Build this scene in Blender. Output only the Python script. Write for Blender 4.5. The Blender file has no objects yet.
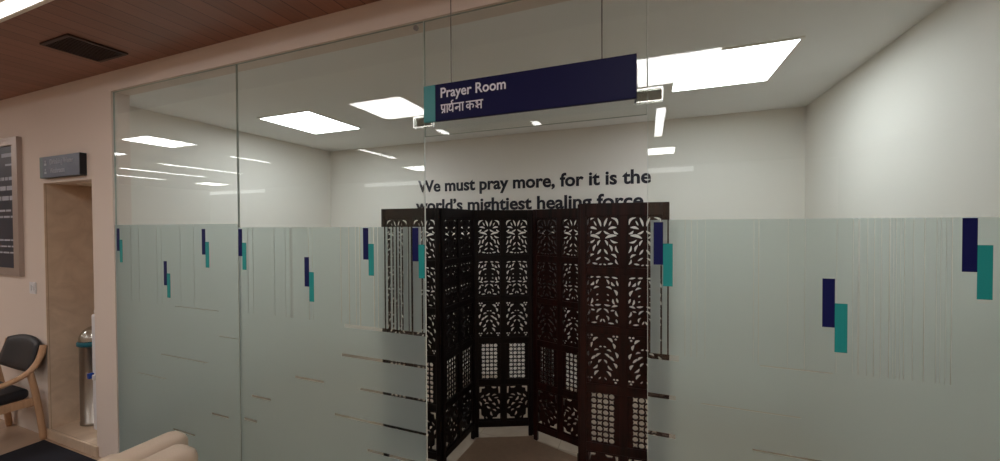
import bpy, bmesh, math, random
from mathutils import Matrix, Vector
random.seed(7)
SC = bpy.context.scene
COL = SC.collection
PI = math.pi

# ------------------------------------------------------------------ camera, world, exposure
cam_d = bpy.data.cameras.new('camera')
cam_d.sensor_width = 36.0
cam_d.lens = 36.0 * 383.2 / 1000.0
cam_d.clip_start = 0.02
cam = bpy.data.objects.new('camera', cam_d)
COL.objects.link(cam)
cam.matrix_world = (Matrix.Translation((0, -1.4685, 1.6)) @ Matrix.Rotation(0.369, 4, 'Z')
                    @ Matrix.Rotation(PI / 2 - 0.0152, 4, 'X') @ Matrix.Rotation(-0.0051, 4, 'Z'))
SC.camera = cam
world = bpy.data.worlds.new('world')
SC.world = world
world.use_nodes = True
world.node_tree.nodes['Background'].inputs[0].default_value = (0.9, 0.95, 1, 1)
world.node_tree.nodes['Background'].inputs[1].default_value = 0.02
SC.view_settings.view_transform = 'Standard'
SC.view_settings.look = 'None'
SC.view_settings.gamma = 1
SC.view_settings.use_curve_mapping = False
SC.view_settings.exposure = 0.15
try:
    SC.cycles.use_denoising = True
    SC.cycles.max_bounces = 14
    SC.cycles.diffuse_bounces = 5
    SC.cycles.glossy_bounces = 6
    SC.cycles.transmission_bounces = 10
    SC.cycles.transparent_max_bounces = 24
    SC.cycles.caustics_refractive = True
    SC.cycles.sample_clamp_indirect = 6
except Exception:
    pass
ROOM_PANEL = 14.0         # radiance of the light panels in the prayer room
HALL_PANEL = 17.0         # and of those in the corridor
HALL_LINE = 14.0

# ------------------------------------------------------------------ materials
def srgb(r, g, b):
    f = lambda c: (c / 255 / 12.92) if c / 255 <= 0.04045 else ((c / 255 + 0.055) / 1.055) ** 2.4
    return (f(r), f(g), f(b), 1)

def new_mat(name):
    m = bpy.data.materials.new(name)
    m.use_nodes = True
    nt = m.node_tree
    return m, nt, nt.nodes, nt.links

def plain(name, col, rough=0.6, metal=0.0, noise=0.0, scale=8.0, bump=0.0, bscale=120.0, spec=0.4):
    m, nt, N, L = new_mat(name)
    b = N['Principled BSDF']
    b.inputs['Base Color'].default_value = col
    b.inputs['Roughness'].default_value = rough
    b.inputs['Metallic'].default_value = metal
    b.inputs['Specular IOR Level'].default_value = spec
    tc = N.new('ShaderNodeTexCoord')
    if noise:
        n = N.new('ShaderNodeTexNoise'); n.inputs['Scale'].default_value = scale
        n.inputs['Detail'].default_value = 6
        L.new(tc.outputs['Object'], n.inputs['Vector'])
        mx = N.new('ShaderNodeMix'); mx.data_type = 'RGBA'
        mx.inputs[6].default_value = tuple(c * (1 - noise) for c in col[:3]) + (1,)
        mx.inputs[7].default_value = tuple(min(1, c * (1 + noise)) for c in col[:3]) + (1,)
        L.new(n.outputs['Fac'], mx.inputs[0]); L.new(mx.outputs[2], b.inputs['Base Color'])
    if bump:
        n2 = N.new('ShaderNodeTexNoise'); n2.inputs['Scale'].default_value = bscale
        L.new(tc.outputs['Object'], n2.inputs['Vector'])
        bp = N.new('ShaderNodeBump'); bp.inputs['Strength'].default_value = bump
        bp.inputs['Distance'].default_value = 0.002
        L.new(n2.outputs['Fac'], bp.inputs['Height']); L.new(bp.outputs[0], b.inputs['Normal'])
    return m

def emit(name, col, s):
    m, nt, N, L = new_mat(name)
    N.remove(N['Principled BSDF'])
    e = N.new('ShaderNodeEmission'); e.inputs[0].default_value = col; e.inputs[1].default_value = s
    L.new(e.outputs[0], N['Material Output'].inputs[0])
    return m

def schlick(N, L, f0):
    """reflectance that works from both faces of a pane: f0 + (1-f0)*facing^5"""
    lw = N.new('ShaderNodeLayerWeight'); lw.inputs[0].default_value = 0.5
    p = N.new('ShaderNodeMath'); p.operation = 'POWER'; p.inputs[1].default_value = 5
    L.new(lw.outputs['Facing'], p.inputs[0])
    mm = N.new('ShaderNodeMath'); mm.operation = 'MULTIPLY_ADD'
    mm.inputs[1].default_value = 1 - f0; mm.inputs[2].default_value = f0
    L.new(p.outputs[0], mm.inputs[0])
    return mm.outputs[0]

def glass_mat(name='clear_glass', tint=(0.955, 0.975, 0.965, 1)):
    m, nt, N, L = new_mat(name)
    N.remove(N['Principled BSDF'])
    t = N.new('ShaderNodeBsdfTransparent'); t.inputs[0].default_value = tint
    g = N.new('ShaderNodeBsdfGlossy'); g.inputs['Roughness'].default_value = 0.0
    g.inputs[0].default_value = (1, 1, 1, 1)
    mx = N.new('ShaderNodeMixShader')
    L.new(schlick(N, L, 0.036), mx.inputs[0]); L.new(t.outputs[0], mx.inputs[1]); L.new(g.outputs[0], mx.inputs[2])
    L.new(mx.outputs[0], N['Material Output'].inputs[0])
    return m

def film_mat(see=0.60, rough=0.52):
    """white etched film: part scatters light, part lets a blurred view through"""
    m, nt, N, L = new_mat('frosted_film')
    N.remove(N['Principled BSDF'])
    d = N.new('ShaderNodeBsdfDiffuse'); d.inputs[0].default_value = (0.42, 0.51, 0.51, 1)
    r = N.new('ShaderNodeBsdfRefraction'); r.inputs['IOR'].default_value = 1.2
    r.inputs['Roughness'].default_value = rough; r.inputs[0].default_value = (0.93, 0.99, 0.98, 1)
    mx = N.new('ShaderNodeMixShader'); mx.inputs[0].default_value = see
    L.new(d.outputs[0], mx.inputs[1]); L.new(r.outputs[0], mx.inputs[2])
    L.new(mx.outputs[0], N['Material Output'].inputs[0])
    return m

def film_back_mat(rough=0.40):
    m, nt, N, L = new_mat('frosted_film_back')
    N.remove(N['Principled BSDF'])
    r = N.new('ShaderNodeBsdfRefraction'); r.inputs['IOR'].default_value = 1.2
    r.inputs['Roughness'].default_value = rough; r.inputs[0].default_value = (0.97, 1, 0.98, 1)
    L.new(r.outputs[0], N['Material Output'].inputs[0])
    return m

def plank_mat():
    m, nt, N, L = new_mat('brown_wood_planks')
    b = N['Principled BSDF']; b.inputs['Roughness'].default_value = 0.45
    tc = N.new('ShaderNodeTexCoord'); sp = N.new('ShaderNodeSeparateXYZ')
    L.new(tc.outputs['Object'], sp.inputs[0])
    def M(op, a, bb=None):
        n = N.new('ShaderNodeMath'); n.operation = op
        for i, v in enumerate((a, bb)):
            if v is None: continue
            if isinstance(v, (int, float)): n.inputs[i].default_value = v
            else: L.new(v, n.inputs[i])
        return n.outputs[0]
    u = M('MULTIPLY', sp.outputs[0], 1 / 0.112)
    fr = M('FRACT', u); idn = M('FLOOR', u)
    groove = M('LESS_THAN', fr, 0.035)
    wn = N.new('ShaderNodeTexWhiteNoise'); wn.noise_dimensions = '1D'; L.new(idn, wn.inputs['W'])
    mp = N.new('ShaderNodeMapping'); mp.inputs['Scale'].default_value = (30, 2.0, 30)
    L.new(tc.outputs['Object'], mp.inputs[0])
    n = N.new('ShaderNodeTexNoise'); n.inputs['Scale'].default_value = 2; n.inputs['Detail'].default_value = 8
    L.new(mp.outputs[0], n.inputs['Vector'])
    f = M('ADD', M('MULTIPLY', n.outputs['Fac'], 0.6), M('MULTIPLY', wn.outputs['Value'], 0.35))
    cr = N.new('ShaderNodeValToRGB')
    cr.color_ramp.elements[0].color = srgb(118, 80, 66); cr.color_ramp.elements[1].color = srgb(162, 114, 96)
    L.new(f, cr.inputs[0])
    mx = N.new('ShaderNodeMix'); mx.data_type = 'RGBA'; mx.inputs[7].default_value = srgb(46, 26, 20)
    L.new(groove, mx.inputs[0]); L.new(cr.outputs[0], mx.inputs[6]); L.new(mx.outputs[2], b.inputs['Base Color'])
    return m

def tile_mat(name, c1, c2, size, grout, rough=0.25, vein=3.0):
    m, nt, N, L = new_mat(name)
    b = N['Principled BSDF']; b.inputs['Roughness'].default_value = rough
    tc = N.new('ShaderNodeTexCoord')
    br = N.new('ShaderNodeTexBrick'); br.offset = 0.0; br.squash = 1
    br.inputs['Scale'].default_value = 1; br.inputs['Brick Width'].default_value = size
    br.inputs['Row Height'].default_value = size; br.inputs['Mortar Size'].default_value = 0.002
    br.inputs['Mortar'].default_value = grout
    L.new(tc.outputs['Object'], br.inputs['Vector'])
    n = N.new('ShaderNodeTexNoise'); n.inputs['Scale'].default_value = vein; n.inputs['Detail'].default_value = 9
    n.inputs['Distortion'].default_value = 1.2
    L.new(tc.outputs['Object'], n.inputs['Vector'])
    cr = N.new('ShaderNodeValToRGB'); cr.color_ramp.elements[0].position = 0.3; cr.color_ramp.elements[1].position = 0.7
    cr.color_ramp.elements[0].color = c1; cr.color_ramp.elements[1].color = c2
    L.new(n.outputs['Fac'], cr.inputs[0])
    L.new(cr.outputs[0], br.inputs['Color1']); L.new(cr.outputs[0], br.inputs['Color2'])
    L.new(br.outputs['Color'], b.inputs['Base Color'])
    return m

def wood_mat(name, c1, c2, rough=0.35, axis=(30, 30, 2)):
    m, nt, N, L = new_mat(name)
    b = N['Principled BSDF']; b.inputs['Roughness'].default_value = rough; b.inputs['Specular IOR Level'].default_value = 0.25
    tc = N.new('ShaderNodeTexCoord'); mp = N.new('ShaderNodeMapping'); mp.inputs['Scale'].default_value = axis
    L.new(tc.outputs['Object'], mp.inputs[0])
    n = N.new('ShaderNodeTexNoise'); n.inputs['Scale'].default_value = 1.5; n.inputs['Detail'].default_value = 8
    L.new(mp.outputs[0], n.inputs['Vector'])
    cr = N.new('ShaderNodeValToRGB'); cr.color_ramp.elements[0].position = 0.3; cr.color_ramp.elements[1].position = 0.75
    cr.color_ramp.elements[0].color = c1; cr.color_ramp.elements[1].color = c2
    L.new(n.outputs['Fac'], cr.inputs[0]); L.new(cr.outputs[0], b.inputs['Base Color'])
    return m

WHITE_WALL = plain('white_wall_paint', srgb(226, 221, 212), 0.7, noise=0.015, scale=3, bump=0.05)
CEIL_WHITE = plain('white_ceiling_paint', srgb(236, 236, 234), 0.85, noise=0.01, scale=2)
CREAM_WALL = plain('cream_wall_paint', srgb(222, 209, 199), 0.65, noise=0.015, scale=3, bump=0.05)
HALL_CEIL = plain('corridor_ceiling_paint', srgb(226, 214, 200), 0.85, noise=0.01, scale=2)
HALL_WALL = plain('corridor_wall_paint', srgb(205, 190, 172), 0.7, noise=0.02, scale=1.5)
TRIM_WHITE = plain('white_trim_paint', srgb(240, 236, 226), 0.5, noise=0.01)
PLANKS = plank_mat()
FLOOR_ROOM = tile_mat('room_floor_tile', srgb(142, 126, 110), srgb(168, 152, 134), 0.6, srgb(116, 104, 92), 0.3)
FLOOR_HALL = tile_mat('corridor_floor_tile', srgb(160, 134, 112), srgb(190, 164, 140), 0.6, srgb(120, 100, 84), 0.3)
MARBLE = tile_mat('beige_marble_tile', srgb(200, 176, 152), srgb(220, 198, 174), 0.62, srgb(176, 152, 126), 0.3, 7.0)
GLASS = glass_mat()
CLAMP_CLEAR = glass_mat('tinted_clamp_plate', (.80, .80, .78, 1))
GLASS_EDGE = plain('glass_edge', srgb(150, 162, 152), 0.3, noise=0.03, scale=20)
DOOR_EDGE = plain('polished_glass_edge', srgb(214, 222, 216), 0.25, noise=0.03, scale=20)
FILM = film_mat()
FILM_BACK = film_back_mat()
NAVY = plain('navy_vinyl', srgb(18, 24, 86), 0.5, noise=0.03, spec=0.2)
TEAL = plain('teal_vinyl', srgb(24, 150, 150), 0.45, noise=0.03)
SIGN_NAVY = plain('navy_sign_face', srgb(14, 14, 62), 0.5, noise=0.03, spec=0.15)
SIGN_TEAL = plain('teal_sign_end', srgb(44, 132, 136), 0.4, noise=0.03)
SIGN_WHITE = plain('white_sign_lettering', srgb(226, 226, 236), 0.5, noise=0.02)
SIGN_GREY = plain('slate_sign_face', srgb(84, 92, 112), 0.45, noise=0.03)
SIGN_GREY_END = plain('grey_green_sign_end', srgb(92, 112, 116), 0.45, noise=0.03)
SIGN_SIDE = plain('black_sign_side', srgb(22, 24, 30), 0.5, noise=0.03)
PALE_INK = plain('pale_grey_print', srgb(176, 182, 196), 0.6, noise=0.03)
INK = plain('dark_wall_lettering', srgb(24, 22, 34), 0.55, noise=0.03)
STEEL = plain('polished_steel', srgb(190, 190, 186), 0.22, 1.0, noise=0.05, scale=30)

BRUSHED = plain('brushed_steel', srgb(170, 166, 160), 0.34, 1.0, noise=0.08, scale=60)
DARK_WOOD = wood_mat('dark_carved_wood', srgb(8, 4, 4), srgb(22, 9, 7), 0.45)
LIT_WOOD = wood_mat('lit_carved_wood', srgb(18, 6, 5), srgb(50, 15, 9), 0.4)  # same carved wood, redder and lighter: the light on it is put into the colour
BRASS = plain('dark_bronze_hinge', srgb(60, 48, 36), 0.4, 0.8, noise=0.1)
CHAIR_WOOD = wood_mat('light_beech_wood', srgb(186, 146, 112), srgb(208, 170, 136), 0.4)
BLACK_LEATHER = plain('black_leatherette', srgb(34, 36, 42), 0.5, noise=0.1, scale=15, bump=0.2)
CREAM_LEATHER = plain('cream_leather', srgb(204, 182, 162), 0.5, noise=0.05, scale=8, bump=0.25, bscale=180)
FLOOR_PATCH = plain('brown_floor_patch', srgb(132, 108, 88), 0.9, noise=0.12, scale=30, bump=0.4, bscale=300)
MAT_BLACK = plain('charcoal_carpet', srgb(28, 29, 38), 0.95, noise=0.25, scale=160, bump=0.5, bscale=400)
PLASTIC_WHITE = plain('white_plastic', srgb(222, 222, 226), 0.4, noise=0.02)
BLUE_PLASTIC = plain('blue_plastic', srgb(24, 70, 160), 0.4, noise=0.03)
BAG = plain('teal_bin_liner', srgb(24, 96, 110), 0.4, noise=0.1, bump=0.4)
VENT = plain('dark_vent_metal', srgb(58, 40, 34), 0.55, noise=0.05)
VENT_HOLE = plain('vent_cavity', srgb(12, 9, 8), 0.9, noise=0.05)
CABLE = plain('steel_cable', srgb(120, 118, 112), 0.4, 0.6, noise=0.05)
FRAME_SILVER = plain('silver_poster_frame', srgb(180, 166, 158), 0.4, 0.5, noise=0.03)
POSTER = plain('navy_poster_print', srgb(40, 48, 66), 0.35, noise=0.1, scale=4)
PANEL_ROOM = emit('room_light_diffuser', (0.89, 0.955, 1.0, 1), ROOM_PANEL)
PANEL_HALL = emit('corridor_light_diffuser', (1.0, 0.97, 0.95, 1), HALL_PANEL)
LINE_HALL = emit('corridor_line_diffuser', (1.0, 0.97, 0.95, 1), HALL_LINE)
COVE = emit('cove_strip_diffuser', (1.0, 0.97, 0.94, 1), 3.0)
CORNICE = emit('cornice_diffuser', (1.0, 0.98, 0.95, 1), 2.2)
NICHE_LAMP = emit('niche_lamp_diffuser', (1.0, 0.93, 0.85, 1), 120.0)

# ------------------------------------------------------------------ mesh helpers
def box(bm, x0, x1, y0, y1, z0, z1, mi=0):
    vs = [bm.verts.new(p) for p in ((x0, y0, z0), (x1, y0, z0), (x1, y1, z0), (x0, y1, z0),
                                    (x0, y0, z1), (x1, y0, z1), (x1, y1, z1), (x0, y1, z1))]
    fs = []
    for q in ((3, 2, 1, 0), (4, 5, 6, 7), (0, 1, 5, 4), (1, 2, 6, 5), (2, 3, 7, 6), (3, 0, 4, 7)):
        f = bm.faces.new([vs[i] for i in q]); f.material_index = mi; fs.append(f)
    return fs

def tube(bm, pts, r, n=10, cap=True, flat=1.0):
    """round bar along pts; r a number or one radius per point"""
    pts = [Vector(p) for p in pts]
    rings = []
    for i, p in enumerate(pts):
        a = pts[max(0, i - 1)]; b = pts[min(len(pts) - 1, i + 1)]
        t = (b - a).normalized()
        ref = Vector((1, 0, 0)) if abs(t.x) < 0.9 else Vector((0, 1, 0))
        u = (ref - t * ref.dot(t)).normalized(); v = t.cross(u)
        rr = r[i] if isinstance(r, (list, tuple)) else r
        rings.append([bm.verts.new(p + u * rr * math.cos(2 * PI * k / n) + v * rr * flat * math.sin(2 * PI * k / n)) for k in range(n)])
    for a, b in zip(rings, rings[1:]):
        for k in range(n):
            bm.faces.new((a[k], a[(k + 1) % n], b[(k + 1) % n], b[k]))
    if cap:
        bm.faces.new(rings[0][::-1]); bm.faces.new(rings[-1])

def lathe(bm, prof, n=32, cx=0, cy=0, cz=0):
    rings = []
    for r, z in prof:
        rings.append([bm.verts.new((cx + r * math.cos(2 * PI * k / n), cy + r * math.sin(2 * PI * k / n), cz + z)) for k in range(n)])
    for a, b in zip(rings, rings[1:]):
        for k in range(n):
            bm.faces.new((a[k], a[(k + 1) % n], b[(k + 1) % n], b[k]))
    bm.faces.new(rings[0][::-1]); bm.faces.new(rings[-1])

def obj(name, bm, mats, parent=None, loc=(0, 0, 0), bevel=0, smooth=False, seg=2):
    if bevel:
        bmesh.ops.bevel(bm, geom=[e for e in bm.edges], offset=bevel, segments=seg, affect='EDGES', profile=0.5)
    bmesh.ops.recalc_face_normals(bm, faces=bm.faces)
    me = bpy.data.meshes.new(name); bm.to_mesh(me); bm.free()
    for m in (mats if isinstance(mats, (list, tuple)) else [mats]): me.materials.append(m)
    if smooth:
        for p in me.polygons: p.use_smooth = True
    o = bpy.data.objects.new(name, me); COL.objects.link(o)
    o.location = loc
    if parent: o.parent = parent
    return o

def B(): return bmesh.new()

def thing(name, label, cat, loc=(0, 0, 0), rz=0, group=None):
    o = bpy.data.objects.new(name, None); COL.objects.link(o)
    o.empty_display_size = 0.1
    o.location = loc; o.rotation_euler = (0, 0, rz)
    return tag(o, label, cat, group)

def tag(o, label, cat, group=None):
    o['label'] = label; o['category'] = cat
    if group: o['group'] = group
    return o

def struct(o):
    o['kind'] = 'structure'
    return o

def dup_tree(o, parent=None):
    c = o.copy(); COL.objects.link(c)
    if parent: c.parent = parent
    for ch in list(o.children): dup_tree(ch, c)
    return c

def curve_mesh(name, loops, depth):
    """flat plate filled between outline and holes, thickness depth, in local XY"""
    cu = bpy.data.curves.new(name, 'CURVE'); cu.dimensions = '2D'; cu.fill_mode = 'BOTH'; cu.extrude = depth / 2
    for lp in loops:
        s = cu.splines.new('POLY'); s.points.add(len(lp) - 1); s.use_cyclic_u = True
        for p, (x, y) in zip(s.points, lp): p.co = (x, y, 0, 1)
    return curve_to_mesh(name, cu)

def curve_to_mesh(name, cu):
    t = bpy.data.objects.new('tmp', cu); COL.objects.link(t)
    dg = bpy.context.evaluated_depsgraph_get(); dg.update()
    me = bpy.data.meshes.new_from_object(t.evaluated_get(dg)); me.name = name
    COL.objects.unlink(t); bpy.data.objects.remove(t); bpy.data.curves.remove(cu)
    return me

def text_mesh(name, s, x0, x1, zb, cap, depth=0.002, bold=0.012):
    """lettering standing in the XZ plane, facing -Y, from x0 to x1, baseline zb, capital height cap"""
    cu = bpy.data.curves.new(name, 'FONT'); cu.body = s; cu.size = 1; cu.extrude = 0.001; cu.offset = bold
    cu.resolution_u = 4
    me = curve_to_mesh(name, cu)
    xs = [v.co.x for v in me.vertices]; a, b = min(xs), max(xs)
    k = cap / 0.70
    for v in me.vertices:
        x, y, z = v.co
        v.co = (x0 + (x - a) / (b - a) * (x1 - x0), (-depth if z > 0 else 0), zb + y * k)
    return me

def mesh_obj(name, me, m, parent=None, loc=(0, 0, 0), rot=(0, 0, 0)):
    me.materials.clear(); me.materials.append(m)
    o = bpy.data.objects.new(name, me); COL.objects.link(o); o.location = loc; o.rotation_euler = rot
    if parent: o.parent = parent
    return o

# ------------------------------------------------------------------ the setting
XL, XR, D, ZC = -3.752, 1.177, 2.295, 2.535       # prayer room: side walls, depth, ceiling
X0, X1, X2, X3, X4 = -3.327, -2.128, -0.922, -0.003, 1.30   # glass joints
ZT, ZF, ZD = 2.497, 1.612, 1.989                  # glass top, film top, transom underside
HX0, HX1, HY = -14.0, 3.2, -7.2                   # corridor
ZS, ZH = 2.63, 2.80                               # timber soffit, corridor ceiling
NX0, NX1, NZ0, NZ1 = -4.245, -3.585, 0.06, 1.928  # niche opening

b = B(); box(b, XL - .1, X4 + .2, -0.012, D + .1, -0.12, 0); struct(obj('floor', b, FLOOR_ROOM))
b = B(); box(b, HX0, HX1, HY, -0.012, -0.12, 0); struct(obj('floor_corridor', b, FLOOR_HALL))
b = B(); box(b, XL - .1, XR + .25, 0.085, D + .1, ZC, ZC + .12); struct(obj('ceiling', b, CEIL_WHITE))
b = B(); box(b, XL - .1, XR + .25, D, D + .1, 0, ZC); struct(obj('wall_back', b, WHITE_WALL))
b = B(); box(b, XL - .045, XL, 0.085, D, 0, ZC); struct(obj('wall_left', b, WHITE_WALL))
b = B(); box(b, XR, XR + .1, 0.03, D, 0, ZC); struct(obj('wall_right', b, WHITE_WALL))
# front wall of the corridor: left part with the niche opening, pillar, bulkhead over the glass
b = B()
FY0, FY1 = -0.012, 0.085
box(b, HX0, NX0 - .006, FY0, FY1, 0, ZH)
box(b, NX0 - .006, NX1, FY0, FY1, NZ1, ZH)
box(b, NX1, X0 - .003, FY0, FY1, 0, ZH)
box(b, X0 - .003, HX1, FY0, FY1, ZT + .003, ZH)
box(b, X4, HX1, FY0, FY1, 0, ZT + .003)
struct(obj('wall_front', b, CREAM_WALL))
b = B(); box(b, NX0 - .006, NX0, FY0, 0.56, 0, NZ1); struct(obj('wall_niche_left', b, MARBLE))
b = B(); box(b, NX0, XL - .05, 0.5, 0.56, 0, NZ1 + .08); struct(obj('wall_niche_back', b, MARBLE))
b = B(); box(b, XL - .05, XL - .046, FY1, 0.56, 0, NZ1 + .08); struct(obj('wall_niche_right', b, MARBLE))
b = B(); box(b, NX0, XL - .05, FY1, 0.5, NZ1, NZ1 + .08); struct(obj('ceiling_niche', b, MARBLE))
b = B(); box(b, NX0, XL - .05, FY1, 0.5, 0, NZ0); box(b, NX0, NX1, FY0, FY1, 0, NZ0); struct(obj('floor_niche', b, MARBLE))
b = B(); box(b, NX0 - .05, NX1 + .02, FY0 - .014, FY0, 0, NZ0 + .012); struct(obj('trim_1', b, MARBLE, bevel=.003))
b = B(); box(b, HX0, HX1, HY - .1, HY, 0, ZH); struct(obj('wall_far', b, HALL_WALL))
b = B(); box(b, HX1, HX1 + .1, HY, FY0, 0, ZH); struct(obj('wall_corridor_right', b, HALL_WALL))
b = B(); box(b, HX0 - .1, HX0, HY, FY0, 0, ZH); struct(obj('wall_corridor_left', b, HALL_WALL))
b = B(); box(b, HX0, HX1, HY, -0.56, ZH, ZH + .1); struct(obj('ceiling_corridor', b, HALL_CEIL))
b = B(); box(b, HX0, HX1, -0.56, FY0, ZS, ZH + .1); struct(obj('ceiling_timber', b, PLANKS))
b = B(); box(b, XL, XR, D - .014, D, 0, .09); struct(obj('baseboard_back', b, WHITE_WALL, bevel=.003))

# ------------------------------------------------------------------ ceiling lights
def panel_light(x, y, z, w, l, mat, label, name='ceiling_light', group=None, rim=.014, drop=.008):
    t = thing(name, label, 'ceiling light', (x, y, z), 0, group)
    f = B()
    box(f, -w/2 - rim, w/2 + rim, -l/2 - rim, -l/2, -drop, 0); box(f, -w/2 - rim, w/2 + rim, l/2, l/2 + rim, -drop, 0)
    box(f, -w/2 - rim, -w/2, -l/2, l/2, -drop, 0); box(f, w/2, w/2 + rim, -l/2, l/2, -drop, 0)
    obj('light_frame', f, TRIM_WHITE, t)
    g = B(); box(g, -w/2, w/2, -l/2, l/2, -drop + .003, 0); obj('diffuser', g, mat, t)
    return t

panel_light(-2.86, 1.19, ZC, .56, .60, PANEL_ROOM, 'square white light panel in the room ceiling over the left glass panel')
panel_light(0.437, 1.195, ZC, .56, .60, PANEL_ROOM, 'largest glowing light panel, in the room ceiling right of the door sign')
GP = 'corridor ceiling panels'
for x, y, lab in ((-2.45, -1.83, 'corridor light panel mirrored in the glass left of the door sign'),
                  (.17, -1.81, 'corridor light panel mirrored at the right end of the door sign'),
                  (-6.45, -1.88, 'corridor light panel mirrored as a wide white shape in the leftmost glass'),
                  (-8.32, -1.92, 'corridor light panel mirrored as a small sliver at the far left glass edge'),
                  (.10, -5.38, 'corridor light panel mirrored small, below the upright bright strip'),
                  (-4.44, -5.48, 'corridor light panel mirrored small beside the left door clamp'),
                  (-11.55, -5.75, 'corridor light panel mirrored low and faint in the left glass')):
    panel_light(x, y, ZH, .6, .6, PANEL_HALL, lab, group=GP)
for x, y0, y1, lab in ((.125, -4.2, -2.83, 'strip light mirrored upright below the right door clamp'),
                       (-1.235, -4.2, -2.82, 'strip light mirrored short, under the middle of the door sign'),
                       (-2.46, -3.02, -2.75, 'shortest strip light mirrored just under the teal end of the sign'),
                       (-4.22, -4.27, -3.38, 'strip light mirrored slanting above the lettering at the left'),
                       (-6.68, -3.75, -3.0, 'strip light mirrored right of the first glass joint'),
                       (-8.66, -4.6, -3.0, 'longest strip light mirrored in the leftmost glass'),
                       (-10.05, -4.66, -3.05, 'middle strip light mirrored in the leftmost glass'),
                       (-11.5, -4.6, -3.3, 'lowest strip light mirrored in the leftmost glass')):
    panel_light(x, (y0 + y1) / 2, ZH, .095, y1 - y0, LINE_HALL, lab, 'strip_light', 'corridor strip lights', .008)
# strip under the edge of the timber ceiling, top left
t = thing('strip_light', 'long bright strip light along the timber ceiling edge, top left corner', 'ceiling light', (-3.75, -.56, ZS))
b = B(); box(b, -1.6, 1.6, -.012, 0, .004, .080); obj('diffuser', b, COVE, t)
b = B(); box(b, -1.6, 1.6, -.014, 0, -.002, .004); box(b, -1.6, 1.6, -.014, 0, .080, .09); obj('light_housing', b, TRIM_WHITE, t)
for x0, x1, lab in ((-13.9, -11.27, 'far end of the lit cornice mirrored low in the leftmost glass'), (-7.36, .85, 'long lit cornice mirrored as a pale level band above the lettering')):
    t = thing('cornice_light', lab, 'cornice light', ((x0 + x1) / 2, HY, 2.71), 0, 'lit cornices of the corridor')
    w = (x1 - x0) / 2
    b = B(); box(b, -w, w, 0, .05, -.06, -.045); box(b, -w, w, .035, .05, -.045, .02); obj('cornice_profile', b, TRIM_WHITE, t)
    b = B(); box(b, -w, w, .05, .056, -.05, .05); obj('diffuser', b, CORNICE, t)

# air grille in the timber ceiling
t = thing('air_grille', 'dark rectangular air grille set in the timber ceiling', 'air vent', (-3.03, -.253, ZS))
b = B()
w, l = .148, .128
box(b, -w, w, -l, -l + .016, -.01, 0); box(b, -w, w, l - .016, l, -.01, 0)
box(b, -w, -w + .016, -l + .016, l - .016, -.01, 0); box(b, w - .016, w, -l + .016, l - .016, -.01, 0)
obj('grille_frame', b, VENT, t)
b = B()
for k in range(11):
    x = -w + .028 + k * (2 * w - .056) / 10
    box(b, x - .004, x + .004, -l + .016, l - .016, -.008, -.001)
obj('louvre', b, VENT, t)
b = B(); box(b, -w + .016, w - .016, -l + .016, l - .016, -.0012, 0); obj('cavity', b, VENT_HOLE, t)

# ------------------------------------------------------------------ glass front
GT = .0045
def pane(parent, x0, x1, z0, z1, bright=0):
    b = B(); c = .003
    fs = box(b, x0, x1, -GT, GT, z0, z1)
    bmesh.ops.bevel(b, geom=list(b.edges), offset=.0014, segments=1, affect='EDGES')
    b.faces.ensure_lookup_table()
    b.normal_update()
    for f in b.faces:
        f.material_index = 0 if abs(f.normal.y) > .95 else (2 if f.normal.x * bright > .5 else 1)
    return obj('glass_pane', b, [GLASS, GLASS_EDGE, DOOR_EDGE], parent)

FY = -GT - .0026
def film(parent, x0, x1, zf, zmid, gap_rows, vgaps):
    """film with upright clear slits over zmid and level clear slits under it"""
    ft = .0014
    z0, z1 = .012, zf
    holes = []                                   # clear slits cut in the film
    ztop = gap_rows[0][0] + gap_rows[0][1] / 2
    for xc, w in vgaps: holes.append((xc - w / 2, xc + w / 2, ztop, z1))
    for z, hgt, ivs in gap_rows:
        for a, c in ivs: holes.append((a, c, z - hgt / 2, z + hgt / 2))
    cl = lambda v, a, c: min(max(v, a), c)
    xs = sorted({x0, x1} | {round(cl(v, x0, x1), 5) for h in holes for v in h[:2]})
    zs = sorted({z0, z1} | {round(cl(v, z0, z1), 5) for h in holes for v in h[2:]})
    b = B()
    fill = {}
    for p in range(len(xs) - 1):
        for q in range(len(zs) - 1):
            mx, mz = (xs[p] + xs[p + 1]) / 2, (zs[q] + zs[q + 1]) / 2
            fill[p, q] = not any(h[0] < mx < h[1] and h[2] < mz < h[3] for h in holes)
    vc = {}
    def V(p, q, k):
        if (p, q, k) not in vc: vc[p, q, k] = b.verts.new((xs[p], FY + k * ft, zs[q]))
        return vc[p, q, k]
    for (p, q), on in fill.items():
        if not on: continue
        b.faces.new((V(p, q, 0), V(p + 1, q, 0), V(p + 1, q + 1, 0), V(p, q + 1, 0)))
        f = b.faces.new((V(p, q, 1), V(p, q + 1, 1), V(p + 1, q + 1, 1), V(p + 1, q, 1))); f.material_index = 1
        for dp, dq, e in ((-1, 0, ((p, q), (p, q + 1))), (1, 0, ((p + 1, q + 1), (p + 1, q))), (0, -1, ((p + 1, q), (p, q))), (0, 1, ((p, q + 1), (p + 1, q + 1)))):
            if not fill.get((p + dp, q + dq), False):
                (a, c), (d, g) = e
                f = b.faces.new((V(a, c, 0), V(d, g, 0), V(d, g, 1), V(a, c, 1))); f.material_index = 1
    return obj('frosted_film', b, [FILM, FILM_BACK], parent)

def bars(parent, x, z, w=.031, h=.15, dz=.075):
    y = FY - .0008
    b = B(); box(b, x, x + w, y, FY, z - h, z); obj('navy_bar', b, NAVY, parent)
    b = B(); box(b, x + w, x + 2 * w, y, FY, z - h - dz, z - dz); obj('teal_bar', b, TEAL, parent)

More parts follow.
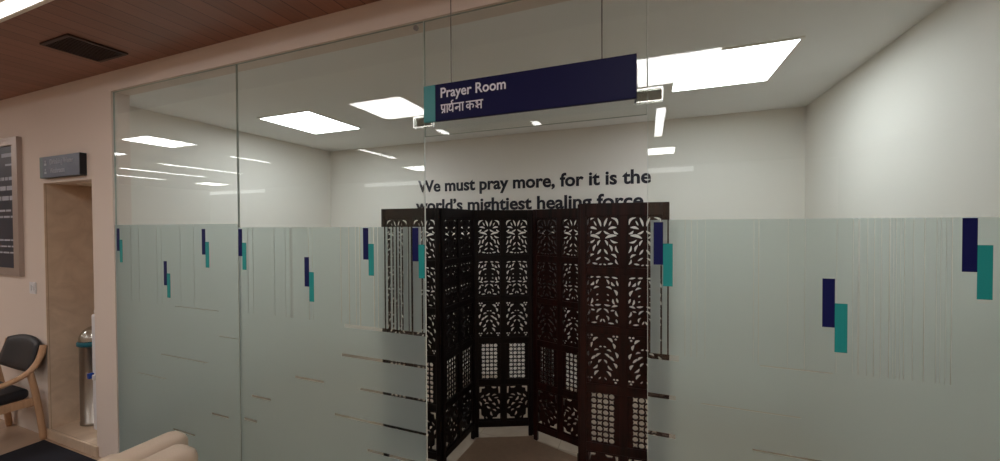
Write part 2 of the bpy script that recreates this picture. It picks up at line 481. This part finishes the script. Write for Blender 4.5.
def glass_panel(label, x0, x1, zf, zmid, rows, vgaps, barlist):
    t = thing('frosted_glazing', label, 'glass panel', ((x0 + x1) / 2, 0, 0))
    kids = [pane(t, x0 + .0007, x1 - .0007, .012, ZT, 1 if x1 == X2 else (-1 if x0 == X3 else 0)), film(t, x0 + .003, x1 - .003, zf, zmid, rows, vgaps)]
    n0 = set(t.children)
    for x, z in barlist: bars(t, x, z)
    for o in t.children: o.location.x -= (x0 + x1) / 2
    return t

ROWZ = [1.112, .967, .822, .672, .517, .352]
rows1 = [(1.112, .004, [(-2.7, -2.3)]), (.967, .004, [(-2.3, -2.14)]), (.80, .006, [(-2.85, -2.4)]), (.65, .005, [(-3.1, -2.8)]),
         (.508, .012, [(-2.374, -2.228)]), (.347, .012, [(-2.74, -2.53)])]
g1 = [(random.uniform(X0 + .1, X1), .0018) for _ in range(6)]
glass_panel('leftmost glass panel of the frosted partition, beside the cream pillar', X0, X1, 1.612, 1.112, rows1, g1,
            [(-3.335 + .03, 1.588), (-2.803, 1.385), (-2.436, 1.584)])
rows2 = [(1.112, .017, [(-1.38, -1.1), (-1.1, X2)]), (.967, .015, [(-1.40, X2)]), (.822, .015, [(-1.29, X2)]),
         (.672, .015, [(-2.037, -1.891), (-1.45, X2)]), (.527, .015, [(-1.25, X2), (-2.1, -2.0)]), (.38, .015, [(-1.2, -1.0)])]
rows2 = [rows2[0], rows2[1], (.815, .013, [(-1.713, -1.516), (-1.29, X2)]), (.665, .013, [(-2.037, -1.891), (-1.45, X2)]), rows2[4], rows2[5]]
g2 = [(-1.399, .005), (-1.349, .006), (-1.307, .004), (-1.283, .008), (-1.2, .007), (-1.177, .004), (-1.138, .009),
      (-1.115, .017), (-1.093, .009), (-1.074, .009), (-1.057, .008), (-1.042, .009), (-1.009, .006), (-.991, .011), (-.938, .009)]
g2 += [(random.uniform(-1.75, -1.42), .0025) for _ in range(7)] + [(random.uniform(-2.1, -1.7), .0018) for _ in range(4)]
glass_panel('frosted glass panel immediately left of the door opening', X1, X2, 1.592, 1.112, rows2, g2,
            [(-2.137 + .012, 1.583), (-1.636, 1.44), (-1.262, 1.588), (-.986, 1.588)])
rows3 = [(1.13, .021, [(X3, .10)]), (1.137, .004, [(.34, .53)]), (.99, .016, [(X3, .09)]), (.985, .004, [(.17, .45)]),
         (.853, .016, [(X3, .09)]), (.857, .007, [(.32, .51)]), (.70, .016, [(X3, .09)]), (.55, .016, [(X3, .09)]), (.40, .016, [(X3, .09)])]
g3 = [(.003, .010), (.043, .006), (.065, .005), (.119, .004), (.138, .004), (.156, .003), (.321, .003), (.335, .003), (.458, .003),
      (.592, .004), (.611, .003), (.627, .004), (.643, .003), (.662, .005), (.677, .003), (.695, .004), (.715, .003), (.739, .005), (.765, .003), (.797, .005)]
g3 = [(x, w if x < .1 else w * .45) for x, w in g3] + [(random.uniform(.16, .6), .0013) for _ in range(6)] + [(random.uniform(.6, 1.2), .001) for _ in range(4)]
glass_panel('frosted glass panel filling the right side, from door opening to right wall', X3, X4, 1.614, 1.13, rows3, g3,
            [(.018, 1.606), (.5025, 1.429), (.817, 1.612)])
t = thing('glass_transom', 'clear glass transom over the open doorway, behind the hanging sign', 'glass panel', ((X2 + X3) / 2, 0, ZD))
p = pane(t, X2 + .001, X3 - .001, ZD, ZT); p.location = (-(X2 + X3) / 2, 0, -ZD)

# steel clamps where the transom meets its neighbours
def clamp(x, label):
    t = thing('glass_clamp', label, 'glass clamp', (x, 0, 2.055))
    for s in (-1, 1):
        y0, y1 = (-GT - .008, -GT) if s < 0 else (GT, GT + .008)
        b = B(); w, h, e = .047, .024, .0035
        box(b, -w, w, y0, y1, h - e, h); box(b, -w, w, y0, y1, -h, -h + e)
        box(b, -w, -w + e, y0, y1, -h + e, h - e); box(b, w - e, w, y0, y1, -h + e, h - e)
        obj('clamp_rim', b, STEEL, t)
        b = B(); box(b, -w + e, w - e, y0 + .002, y1 - .002, -h + e, h - e); obj('clamp_plate', b, CLAMP_CLEAR, t)
    return t
clamp(-.926, 'small clear clamp with steel rim at the left end of the sign')
clamp(.001, 'small clear clamp with steel rim at the right end of the sign')
t = tag(obj('glass_stud', (lambda b: (tube(b, [(0, -GT - .01, 0), (0, -GT, 0)], .012, 20), b)[1])(B()), BRUSHED, None, (-.957, 0, 2.47), bevel=.0015),
        'tiny round steel stud at the top of the glass, left of the sign', 'glass fitting')

# ------------------------------------------------------------------ hanging sign
SY = -.055
t = thing('hanging_sign', 'long navy Prayer Room sign hung on cables over the doorway', 'sign', (-.466, SY, 2.115))
sx0, sx1, sz0, sz1 = -.421, .429, -.081, .071
b = B(); box(b, sx0 + .056, sx1, -.009, .009, sz0, sz1); obj('sign_board', b, SIGN_NAVY, t, bevel=.0015)
b = B(); box(b, sx0, sx0 + .056, -.009, .009, sz0, sz1); obj('teal_end', b, SIGN_TEAL, t, bevel=.0015)
for x in (-.293, .312):
    b = B(); tube(b, [(x, 0, sz1), (x, 0, ZS - 2.115)], .0022, 8); obj('hanging_cable', b, CABLE, t)
mesh_obj('english_lettering', text_mesh('english_lettering', 'Prayer Room', -.338, -.050, .0135, .040, .0015, .014), SIGN_WHITE, t, (0, -.009, 0))

def ribbon(bm, pts, w, ox, oz, k):
    """flat pen stroke in the XZ plane"""
    pts = [Vector((ox + x * k, 0, oz + z * k)) for x, z in pts]
    L_, R_ = [], []
    for i, p in enumerate(pts):
        d = (pts[min(len(pts) - 1, i + 1)] - pts[max(0, i - 1)]).normalized()
        n = Vector((-d.z, 0, d.x)) * w * k / 2
        L_.append(p + n); R_.append(p - n)
    for i in range(len(pts) - 1):
        q = [L_[i], L_[i + 1], R_[i + 1], R_[i]]
        f = [bm.verts.new(v + Vector((0, -.0014, 0))) for v in q]; g = [bm.verts.new(v) for v in q]
        bm.faces.new(f); bm.faces.new(g[::-1])
        for a in range(4): bm.faces.new((f[a], f[(a + 1) % 4], g[(a + 1) % 4], g[a]))

def arc(cx, cz, r, a0, a1, n=8, rz=None):
    return [(cx + r * math.cos(math.radians(a0 + (a1 - a0) * i / n)), cz + (rz or r) * math.sin(math.radians(a0 + (a1 - a0) * i / n))) for i in range(n + 1)]

b = B(); S_ = []
# first word
S_ += [[(0, 1), (3.62, 1)]]                                            # headline, first word
S_ += [[(.13, 1), (.13, .62)] + arc(.3, .58, .17, 190, 300, 5) + [(.52, .5)], [(.56, 1), (.56, 0)], [(.54, .32), (.34, .2), (.16, .02)]]   # pra
S_ += [[(.92, 1), (.92, 0)]]                                           # aa
S_ += [arc(1.3, .83, .1, 0, 330, 9), [(1.36, .76), (1.2, .6), (1.16, .42)] + arc(1.36, .42, .2, 180, 280, 5) + [(1.62, .3)], [(1.7, 1), (1.7, 0)]]     # tha
S_ += [[(1.7, 1), (1.56, 1.12), (1.5, 1.27), (1.6, 1.4), (1.78, 1.42)]]  # reph
S_ += [arc(2.18, .42, .11, 90, 430, 9), [(2.18, .54), (2.62, .54)], [(2.66, 1), (2.66, 0)]]   # na
S_ += [[(3.06, 1), (3.06, 0)]]                                         # aa
# second word
o2 = 3.5
S_[0] = [(0, 1), (3.24, 1)]
S_ += [[(o2, 1), (o2 + 2.3, 1)]]
S_ += [[(o2 + .55, 1), (o2 + .55, 0)], arc(o2 + .3, .47, .2, 60, 320, 9) + [(o2 + .55, .62)], [(o2 + .55, .62)] + arc(o2 + .8, .45, .22, 110, -70, 8)]    # ka
S_ += [[(o2 + 1.3, .78), (o2 + 1.5, .86), (o2 + 1.6, .72), (o2 + 1.42, .6), (o2 + 1.62, .5), (o2 + 1.6, .34), (o2 + 1.36, .26), (o2 + 1.3, .4), (o2 + 1.5, .3), (o2 + 1.66, .08)],
       [(o2 + 1.6, .5), (o2 + 2.0, .52)], [(o2 + 1.5, .86), (o2 + 1.6, 1)], [(o2 + 2.03, 1), (o2 + 2.03, 0)]]  # ksha
kk = .192 / 5.8
for s in S_: ribbon(b, s, .145, -.338, -.051, kk)
o = obj('hindi_lettering', b, SIGN_WHITE, t, (0, -.009, 0))

# ------------------------------------------------------------------ wall lettering on the back wall
t = thing('wall_lettering', 'dark lettering in two lines across the white back wall', 'lettering', (-1.2, D, 1.86))
mesh_obj('upper_lettering', text_mesh('upper_lettering', 'We must pray more, for it is the', -1.257, 1.224, .118, .127, .004, .028), INK, t)
mesh_obj('lower_lettering', text_mesh('lower_lettering', "world\u2019s mightiest healing force.", -1.29, 1.20, -.10, .127, .004, .028), INK, t)

# ------------------------------------------------------------------ carved folding screens
LW, LH = .438, 1.71
SW, MW, CW, CH = .03, .04, .169, .27
ROWS = [1.373, 1.063, .753, .437, .121]

def leaf_hole(x0, y0, x1, y1, w, bend=0.0, n=5):
    ax, ay = x1 - x0, y1 - y0; L_ = math.hypot(ax, ay); ux, uy = ax / L_, ay / L_; nx, ny = -uy, ux
    top, bot = [], []
    for i in range(n + 1):
        s = i / n; e = math.sin(PI * (.08 + .84 * s)); c = bend * math.sin(PI * s)
        px, py = x0 + ax * s, y0 + ay * s
        top.append((px + nx * (c + w / 2 * e), py + ny * (c + w / 2 * e)))
        bot.append((px + nx * (c - w / 2 * e), py + ny * (c - w / 2 * e)))
    return top + bot[::-1]

def disc(cx, cy, r, n=8):
    return [(cx + r * math.cos(2 * PI * i / n), cy + r * math.sin(2 * PI * i / n)) for i in range(n)]

def star(cx, cy, r, q=.38):
    return [(cx + (r if i % 2 == 0 else r * q) * math.cos(PI * i / 4 + PI / 4), cy + (r if i % 2 == 0 else r * q) * math.sin(PI * i / 4 + PI / 4)) for i in range(8)]

def mirror(hs): return hs + [[(-x, y) for x, y in h][::-1] for h in hs]
L = leaf_hole
F1 = mirror([L(.044, .125, .077, .088, .013, .012), L(.008, .080, .024, .124, .012, .002), L(.032, .084, .044, .108, .008),
             L(.030, .066, .070, .074, .013, .004), L(.006, .056, .036, .040, .011, -.003), L(.056, .056, .078, .040, .012, -.004),
             L(.014, .018, .070, .032, .016, .006), L(.012, .008, .026, -.020, .011, .003), L(.040, .010, .076, -.004, .011, -.006),
             L(.034, -.016, .048, -.050, .012, .004), L(.066, -.022, .079, -.058, .010, -.004), L(.008, -.040, .026, -.066, .011),
             L(.044, -.066, .070, -.084, .012, .005), L(.010, -.082, .034, -.098, .010), L(.066, -.092, .078, -.118, .010, -.004),
             L(.026, -.118, .052, -.114, .010), L(.004, -.118, .018, -.122, .008)])
F2 = mirror([L(.010, .124, .034, .122, .010), L(.046, .124, .076, .118, .010), L(.070, .106, .078, .078, .010), L(.020, .110, .032, .086, .011, .003),
             L(.044, .098, .062, .078, .013, -.004), L(.018, .072, .046, .060, .011, .004), L(.058, .058, .072, .028, .014, .005),
             L(.022, .034, .032, .026, .008), L(.022, .004, .032, -.002, .008), L(.070, .014, .078, -.010, .011), L(.052, .010, .060, -.020, .011, -.003),
             L(.008, -.022, .040, -.026, .011, -.002), L(.046, -.034, .076, -.026, .012, .003), L(.006, -.044, .030, -.066, .011, .004),
             L(.040, -.054, .060, -.050, .010), L(.066, -.052, .078, -.082, .011, -.004), L(.018, -.080, .030, -.106, .010, .006),
             L(.028, -.118, .058, -.121, .010), L(.068, -.096, .074, -.116, .010), L(.003, -.098, .012, -.116, .009)])
F3 = mirror([disc(.056, .122, .0065), disc(.073, .122, .0065), disc(.066, .107, .0065), L(.024, .112, .050, .090, .015, .005), L(.052, .086, .060, .056, .014, .004),
             L(.004, .066, .018, .062, .010), L(.020, .048, .044, .040, .012, .004), L(.064, .040, .074, .008, .014, .005),
             L(.010, .028, .036, .006, .013, .004), L(.036, .016, .058, -.008, .014), L(.006, -.004, .022, -.024, .012, .003), L(.056, -.018, .070, -.046, .015, .005),
             L(.026, -.034, .050, -.058, .013, -.004), L(.020, -.064, .042, -.092, .014, .005), disc(.058, -.106, .0065), disc(.074, -.106, .0065),
             disc(.066, -.121, .0065), L(.010, -.098, .020, -.112, .009)])
F4 = []
px_, py_ = .0325, .0325
for j in range(9):
    y = -.118 + j * .0295
    for i in range(6):
        x = (i - 2.5) * .0305
        if (i + j) % 2 == 0: F4.append(disc(x, y, .0142, 10))
        else: F4.append(star(x, y, .0178, .5))
F4 = [h for h in F4 if all(abs(x) < .0838 and abs(y) < .134 for x, y in h)]
F5 = [[(-.076, .124), (-.034, .124), (-.040, .110), (-.060, .108), (-.064, .082), (-.076, .076)],
      [(.012, .124), (.052, .122), (.048, .110), (.026, .108), (.016, .116)],
      [(.062, .122), (.078, .122), (.078, .072), (.068, .070), (.066, .104)],
      L(-.046, .062, -.068, .040, .014, .004), L(-.030, .056, .000, .074, .014, -.005), L(.016, .052, .052, .062, .013, .004),
      L(-.050, .030, -.030, .008, .016, .005), L(-.008, .046, .016, .014, .017, -.006), L(.034, .036, .066, .040, .012), L(.060, .026, .072, -.012, .014, .004),
      L(-.076, .012, -.064, -.024, .013, .004), L(-.040, -.008, -.006, -.004, .013, .005), L(.016, -.004, .044, -.022, .016, .006),
      L(-.022, -.024, .006, -.042, .015, -.004), L(.050, -.034, .074, -.044, .013), L(.022, -.050, .048, -.066, .014, .004),
      [(-.078, -.044), (-.066, -.046), (-.064, -.090), (-.046, -.104), (-.044, -.122), (-.078, -.122)],
      L(-.030, -.104, -.020, -.120, .012), L(.008, -.066, .020, -.100, .014, -.004),
      [(.022, -.110), (.052, -.108), (.062, -.090), (.078, -.080), (.078, -.122), (.020, -.122)]]
OUT = [(-.0868, -.1372), (.0868, -.1372), (.0868, .1372), (-.0868, .1372)]
FRET = []
for nm, F in (('a', F1), ('b', F2), ('c', F3), ('d', F4), ('e', F5)):
    me = curve_mesh('fretwork', [OUT] + F, .009)
    me.materials.clear(); me.materials.append(DARK_WOOD)
    FRET.append(me)

def leaf_frame_mesh():
    b = B(); y0, y1 = -.0125, .0125
    box(b, -LW/2, -LW/2 + SW, y0, y1, 0, LH); box(b, LW/2 - SW, LW/2, y0, y1, 0, LH)
    box(b, -MW/2, MW/2, y0 + .001, y1 - .001, .0755, 1.70)
    zs = [(.075, .121), (.391, .437), (.707, .753), (1.023, 1.063), (1.333, 1.373), (1.643, LH)]
    for a, c in zs: box(b, -LW/2 + SW, LW/2 - SW, y0, y1, a, c)
    bmesh.ops.bevel(b, geom=list(b.edges), offset=.0022, segments=1, affect='EDGES')
    bmesh.ops.recalc_face_normals(b, faces=b.faces)
    me = bpy.data.meshes.new('leaf_frame'); b.to_mesh(me); b.free(); me.materials.append(DARK_WOOD)
    return me
LEAF = leaf_frame_mesh()

def recoloured(me, m):
    me = me.copy(); me.materials[0] = m
    return me
LEAF_LIT, FRET_LIT = recoloured(LEAF, LIT_WOOD), [recoloured(m, LIT_WOOD) for m in FRET]

def screen_leaf(parent, a, c, hinge, lit_tone):
    """one hinged leaf between floor points a and c"""
    a, c = Vector(a), Vector(c); d = (c - a); mid = (a + c) / 2
    o = bpy.data.objects.new('screen_leaf', LEAF_LIT if lit_tone else LEAF); COL.objects.link(o); o.parent = parent
    o.location = (mid.x, mid.y, 0); o.rotation_euler = (0, 0, math.atan2(d.y, d.x))
    for r, z0 in enumerate(ROWS):
        for s in (-1, 1):
            f = bpy.data.objects.new('fretwork', (FRET_LIT if lit_tone else FRET)[r]); COL.objects.link(f); f.parent = o
            f.location = (s * (MW / 2 + CW / 2), 0, z0 + .135)
            f.rotation_euler = (PI / 2, 0, 0 if s < 0 else 0)
            if r == 4 and s > 0: f.scale = (-1, 1, 1)
    if hinge:
        for z in (.3, .86, 1.45):
            b = B(); tube(b, [(LW/2 + .004, hinge * .0125, z - .03), (LW/2 + .004, hinge * .0125, z + .03)], .0035, 10)
            obj('hinge', b, BRASS, o)
    return o

def folding_screen(pts, label, hinges, lit_tone=False):
    c = sum((Vector(p) for p in pts), Vector((0, 0))) / len(pts)
    t = thing('folding_screen', label, 'folding screen', (c.x, c.y, 0))
    for i in range(len(pts) - 1):
        a, d = Vector(pts[i]) - c, Vector(pts[i + 1]) - c
        m = (a + d) / 2; u = (d - a).normalized() * LW / 2
        screen_leaf(t, m - u, m + u, hinges[i], lit_tone)
    return t
folding_screen([(-1.690, .672), (-1.243, .688), (-1.222, 1.135), (-.818, 1.315), (-.665, 1.722)], 'carved dark wood folding screen on the left and centre of the doorway', (-1, 1, 1, 0))
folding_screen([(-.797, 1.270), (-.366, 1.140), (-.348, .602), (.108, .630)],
               'carved wood folding screen at the right of the doorway, coloured redder as if lit', (1, -1, 0), True)

# brown patch added to darken the floor within the screens
out = [(-1.205, .10), (-1.215, .66), (-1.19, 1.12), (-.80, 1.298), (-.790, 1.245), (-.392, 1.124), (-.392, .57), (-.30, .555), (-.05, .565), (-.05, .10)]
b = B()
lo = [b.verts.new((x, y, 0)) for x, y in out]; hi = [b.verts.new((x, y, .006)) for x, y in out]
b.faces.new(hi); b.faces.new(lo[::-1])
for k in range(len(out)):
    q = (k + 1) % len(out); b.faces.new((lo[k], lo[q], hi[q], hi[k]))
tag(obj('floor_patch', b, FLOOR_PATCH), 'brown patch added to darken the floor enclosed by the folding screens', 'floor_patch')

# ------------------------------------------------------------------ left wall things
t = thing('niche_sign', 'small slate sign box with pale print above the niche opening', 'sign', (-3.915, FY0, 2.035))
w, h = .275, .077
b = B(); box(b, -w + .05, w, -.036, 0, -h, h); obj('sign_box', b, SIGN_SIDE, t, bevel=.002)
b = B(); box(b, -w + .05, w - .003, -.038, -.036, -h + .002, h - .002); obj('sign_face', b, SIGN_GREY, t)
b = B(); box(b, -w, -w + .05, -.037, 0, -h, h); obj('grey_end', b, SIGN_GREY_END, t, bevel=.002)
mesh_obj('upper_print', text_mesh('upper_print', 'Drinking Water', -.12, .2, .018, .036, .0012, .01), PALE_INK, t, (0, -.038, 0))
mesh_obj('lower_print', text_mesh('lower_print', 'Washroom', -.12, .08, -.045, .036, .0012, .01), PALE_INK, t, (0, -.038, 0))
for z in (.03, -.03):
    b = B(); tube(b, [(-.185, -.0392, z + .012), (-.185, -.038, z + .012)], .008, 14); box(b, -.2, -.17, -.0392, -.038, z - .018, z - .002)
    obj('pictogram', b, PALE_INK, t)

t = thing('notice_board', 'silver framed navy notice board on the left wall, cut by the picture edge', 'notice board', (-5.07, FY0, 1.76))
w, h = .5, .545; fw = .085
b = B()
box(b, -w, w, -.028, 0, -h, -h + fw * .7); box(b, -w, w, -.028, 0, h - fw * .7, h)
box(b, -w, -w + fw, -.028, 0, -h + fw * .7, h - fw * .7); box(b, w - fw, w, -.028, 0, -h + fw * .7, h - fw * .7)
obj('frame', b, FRAME_SILVER, t)
b = B(); box(b, -w + fw, w - fw, -.012, 0, -h + fw * .7, h - fw * .7); obj('print', b, POSTER, t)
lb = B()
for z, x0, th in ((.40, .2, .03), (.33, .26, .014)): box(lb, x0, .385, -.0135, -.012, z, z + th)
for k, (z, th) in enumerate(((.215, .026), (.135, .034), (.055, .034), (-.035, .016), (-.085, .016), (-.27, .012), (-.32, .012), (-.37, .012))):
    x = -.38
    while x < .34:
        wd = random.uniform(.04, .11); box(lb, x, min(x + wd, .385), -.0135, -.012, z, z + th); x += wd + .018
obj('printed_text', lb, PALE_INK, t)

t = thing('wall_switch', 'small white switch plate on the cream wall below the notice board', 'switch', (-4.43, FY0, 1.13))
b = B(); box(b, -.045, .045, -.009, 0, -.045, .045); obj('switch_plate', b, PLASTIC_WHITE, t, bevel=.003)
for x in (-.018, .018):
    b = B(); box(b, x - .013, x + .013, -.013, -.009, -.022, .022); obj('rocker', b, PLASTIC_WHITE, t, bevel=.0015)

t = thing('niche_light', 'small round lamp recessed in the niche ceiling', 'ceiling light', (-4.0, .16, NZ1))
b = B(); lathe(b, [(.07, -.006), (.082, -.006), (.082, 0), (.07, 0)], 28); obj('trim_ring', b, TRIM_WHITE, t)
b = B(); tube(b, [(0, 0, -.004), (0, 0, 0)], .07, 24); obj('diffuser', b, NICHE_LAMP, t)

# pedestal bin
t = thing('pedestal_bin', 'tall steel bin with domed lid and teal liner in the niche', 'bin', (-4.09, .20, NZ0))
R = .098
b = B(); lathe(b, [(R, 0), (R, .02), (R - .003, .022), (R - .003, .625), (R, .63)], 40); obj('bin_body', b, BRUSHED, t, smooth=True)
b = B(); lathe(b, [(R + .004, .612), (R + .010, .616), (R + .010, .640), (R + .004, .646)], 40); obj('bin_liner', b, BAG, t, smooth=True)
b = B(); lathe(b, [(R, .642), (R, .655)] + [(R * math.cos(a), .655 + .105 * math.sin(a)) for a in [i * PI / 20 for i in range(1, 10)]] + [(.012, .7605)], 40)
obj('bin_lid', b, STEEL, t, smooth=True)
# water dispenser
t = thing('water_dispenser', 'slim white water dispenser beside the bin in the niche', 'water dispenser', (-3.865, .24, NZ0))
b = B(); box(b, -.06, .06, -.135, .135, 0, .88); obj('dispenser_body', b, PLASTIC_WHITE, t, bevel=.012, seg=3)
b = B(); box(b, -.054, .054, -.125, .125, .88, .92); obj('dispenser_top', b, PLASTIC_WHITE, t, bevel=.016, seg=3)
b = B(); box(b, -.058, -.028, -.165, -.135, .40, .44); obj('blue_tap', b, BLUE_PLASTIC, t, bevel=.004)
b = B(); box(b, .01, .04, -.165, -.135, .40, .44); obj('tap', b, PLASTIC_WHITE, t, bevel=.004)

# wooden armchair by the wall
t = thing('wooden_armchair', 'low beech armchair with black padded seat and back against the left wall', 'armchair', (-4.53, -.3, 0)); t.scale = (1, 1, .97)
def smooth_path(pts, n=6):
    out = []
    P = [Vector(p) for p in pts]
    for i in range(len(P) - 1):
        p0, p1, p2, p3 = P[max(0, i - 1)], P[i], P[i + 1], P[min(len(P) - 1, i + 2)]
        for k in range(n):
            s = k / n
            out.append(.5 * ((2 * p1) + (-p0 + p2) * s + (2 * p0 - 5 * p1 + 4 * p2 - p3) * s * s + (-p0 + 3 * p1 - 3 * p2 + p3) * s ** 3))
    out.append(P[-1]); return out
for s in (-1, 1):
    x = s * .275
    b = B(); tube(b, smooth_path([(x, .272, .73), (x, .258, .66), (x, .23, .59), (x, .18, .535), (x, .08, .495), (x, -.12, .47), (x, -.27, .468), (x, -.30, .44)]), .026, 12, flat=.72)
    obj('armrest', b, CHAIR_WOOD, t, smooth=True)
    b = B(); tube(b, smooth_path([(x, .20, .55), (x, .222, .40), (x, .245, .2), (x, .262, 0)]), [.024] * 18 + [.019], 12, flat=.8)
    obj('leg', b, CHAIR_WOOD, t, smooth=True)
    b = B(); tube(b, smooth_path([(x, -.26, .47), (x, -.262, .3), (x, -.255, 0)]), [.022] * 12 + [.018], 12, flat=.8)
    obj('leg', b, CHAIR_WOOD, t, smooth=True)
b = B()
box(b, -.25, .25, .19, .225, .27, .33); box(b, -.25, .25, -.27, -.235, .30, .36)
box(b, -.262, -.235, -.26, .22, .28, .34); box(b, .235, .262, -.26, .22, .28, .34)
obj('seat_rail', b, CHAIR_WOOD, t, bevel=.004)
b = B(); box(b, -.245, .245, -.28, .21, .335, .415); o = obj('seat', b, BLACK_LEATHER, t, bevel=.03, seg=4, smooth=True)
b = B()
nx, nz = 10, 8
grid = {}
for f_, yo in ((0, -.022), (1, .022)):
    for i in range(nx + 1):
        for j in range(nz + 1):
            u = i / nx * 2 - 1; v = j / nz
            hw = .262 - .02 * v ** 3
            z = .545 + .205 * v + (.03 * (1 - u * u) * v) - .03 * (1 - u * u) * (1 - v)
            y = .205 + .055 * v + .03 * (1 - u * u) + yo * (1 - .75 * max(abs(u), abs(2 * v - 1)) ** 6)
            grid[f_, i, j] = b.verts.new((u * hw, y, z))
for f_ in (0, 1):
    for i in range(nx):
        for j in range(nz):
            b.faces.new((grid[f_, i, j], grid[f_, i + 1, j], grid[f_, i + 1, j + 1], grid[f_, i, j + 1]))
for i in range(nx):
    for j in (0, nz): b.faces.new((grid[0, i, j], grid[0, i + 1, j], grid[1, i + 1, j], grid[1, i, j]))
for j in range(nz):
    for i in (0, nx): b.faces.new((grid[0, i, j], grid[0, i, j + 1], grid[1, i, j + 1], grid[1, i, j]))
obj('backrest', b, BLACK_LEATHER, t, smooth=True)

# floor mat
b = B(); box(b, -.85, .85, -.65, .65, 0, .012)
tag(obj('floor_mat', b, MAT_BLACK, None, (-3.36, -.70, 0), bevel=.004), 'charcoal floor mat laid along the marble kerb at the lower left', 'mat')

# cream leather armchairs, back to back
def tub_chair(x, y, face, label, back_h, back_t, wd=.78):
    """face -1: seat towards -x, back board at x..x+back_t"""
    t = thing('leather_armchair', label, 'armchair', (x, y, 0), 0, None)
    s = face
    X = lambda a, c: (min(s * a, s * c), max(s * a, s * c))
    a, c = X(0, back_t)
    b = B(); box(b, a, c, -wd, 0, .10, back_h); obj('backrest', b, CREAM_LEATHER, t, bevel=.042, seg=5, smooth=True)
    a, c = X(back_t - .02, .54)
    for y0, y1 in ((-.125, -.01), (-wd + .01, -wd + .125)):
        b = B(); box(b, a, c, y0, y1, .10, .545); obj('armrest', b, CREAM_LEATHER, t, bevel=.045, seg=5, smooth=True)
    b = B(); box(b, a, c, -wd + .125, -.125, .10, .30); obj('seat_base', b, CREAM_LEATHER, t, bevel=.02, seg=3, smooth=True)
    a, c = X(back_t, .53)
    b = B(); box(b, a, c, -wd + .127, -.127, .30, .43); obj('seat', b, CREAM_LEATHER, t, bevel=.04, seg=4, smooth=True)
    for lx in (.06, .49):
        for ly in (-.06, -wd + .06):
            b = B(); tube(b, [(s * lx, ly, 0), (s * lx, ly, .105)], [.016, .022], 14); obj('leg', b, BLACK_LEATHER, t)
    return t
tub_chair(-1.82, -.425, -1, 'cream leather armchair facing the niche, its arm nearest the pillar', .725, .12)
tub_chair(-1.785, -.49, 1, 'cream leather armchair set back to back, nearest the viewer', .735, .14)
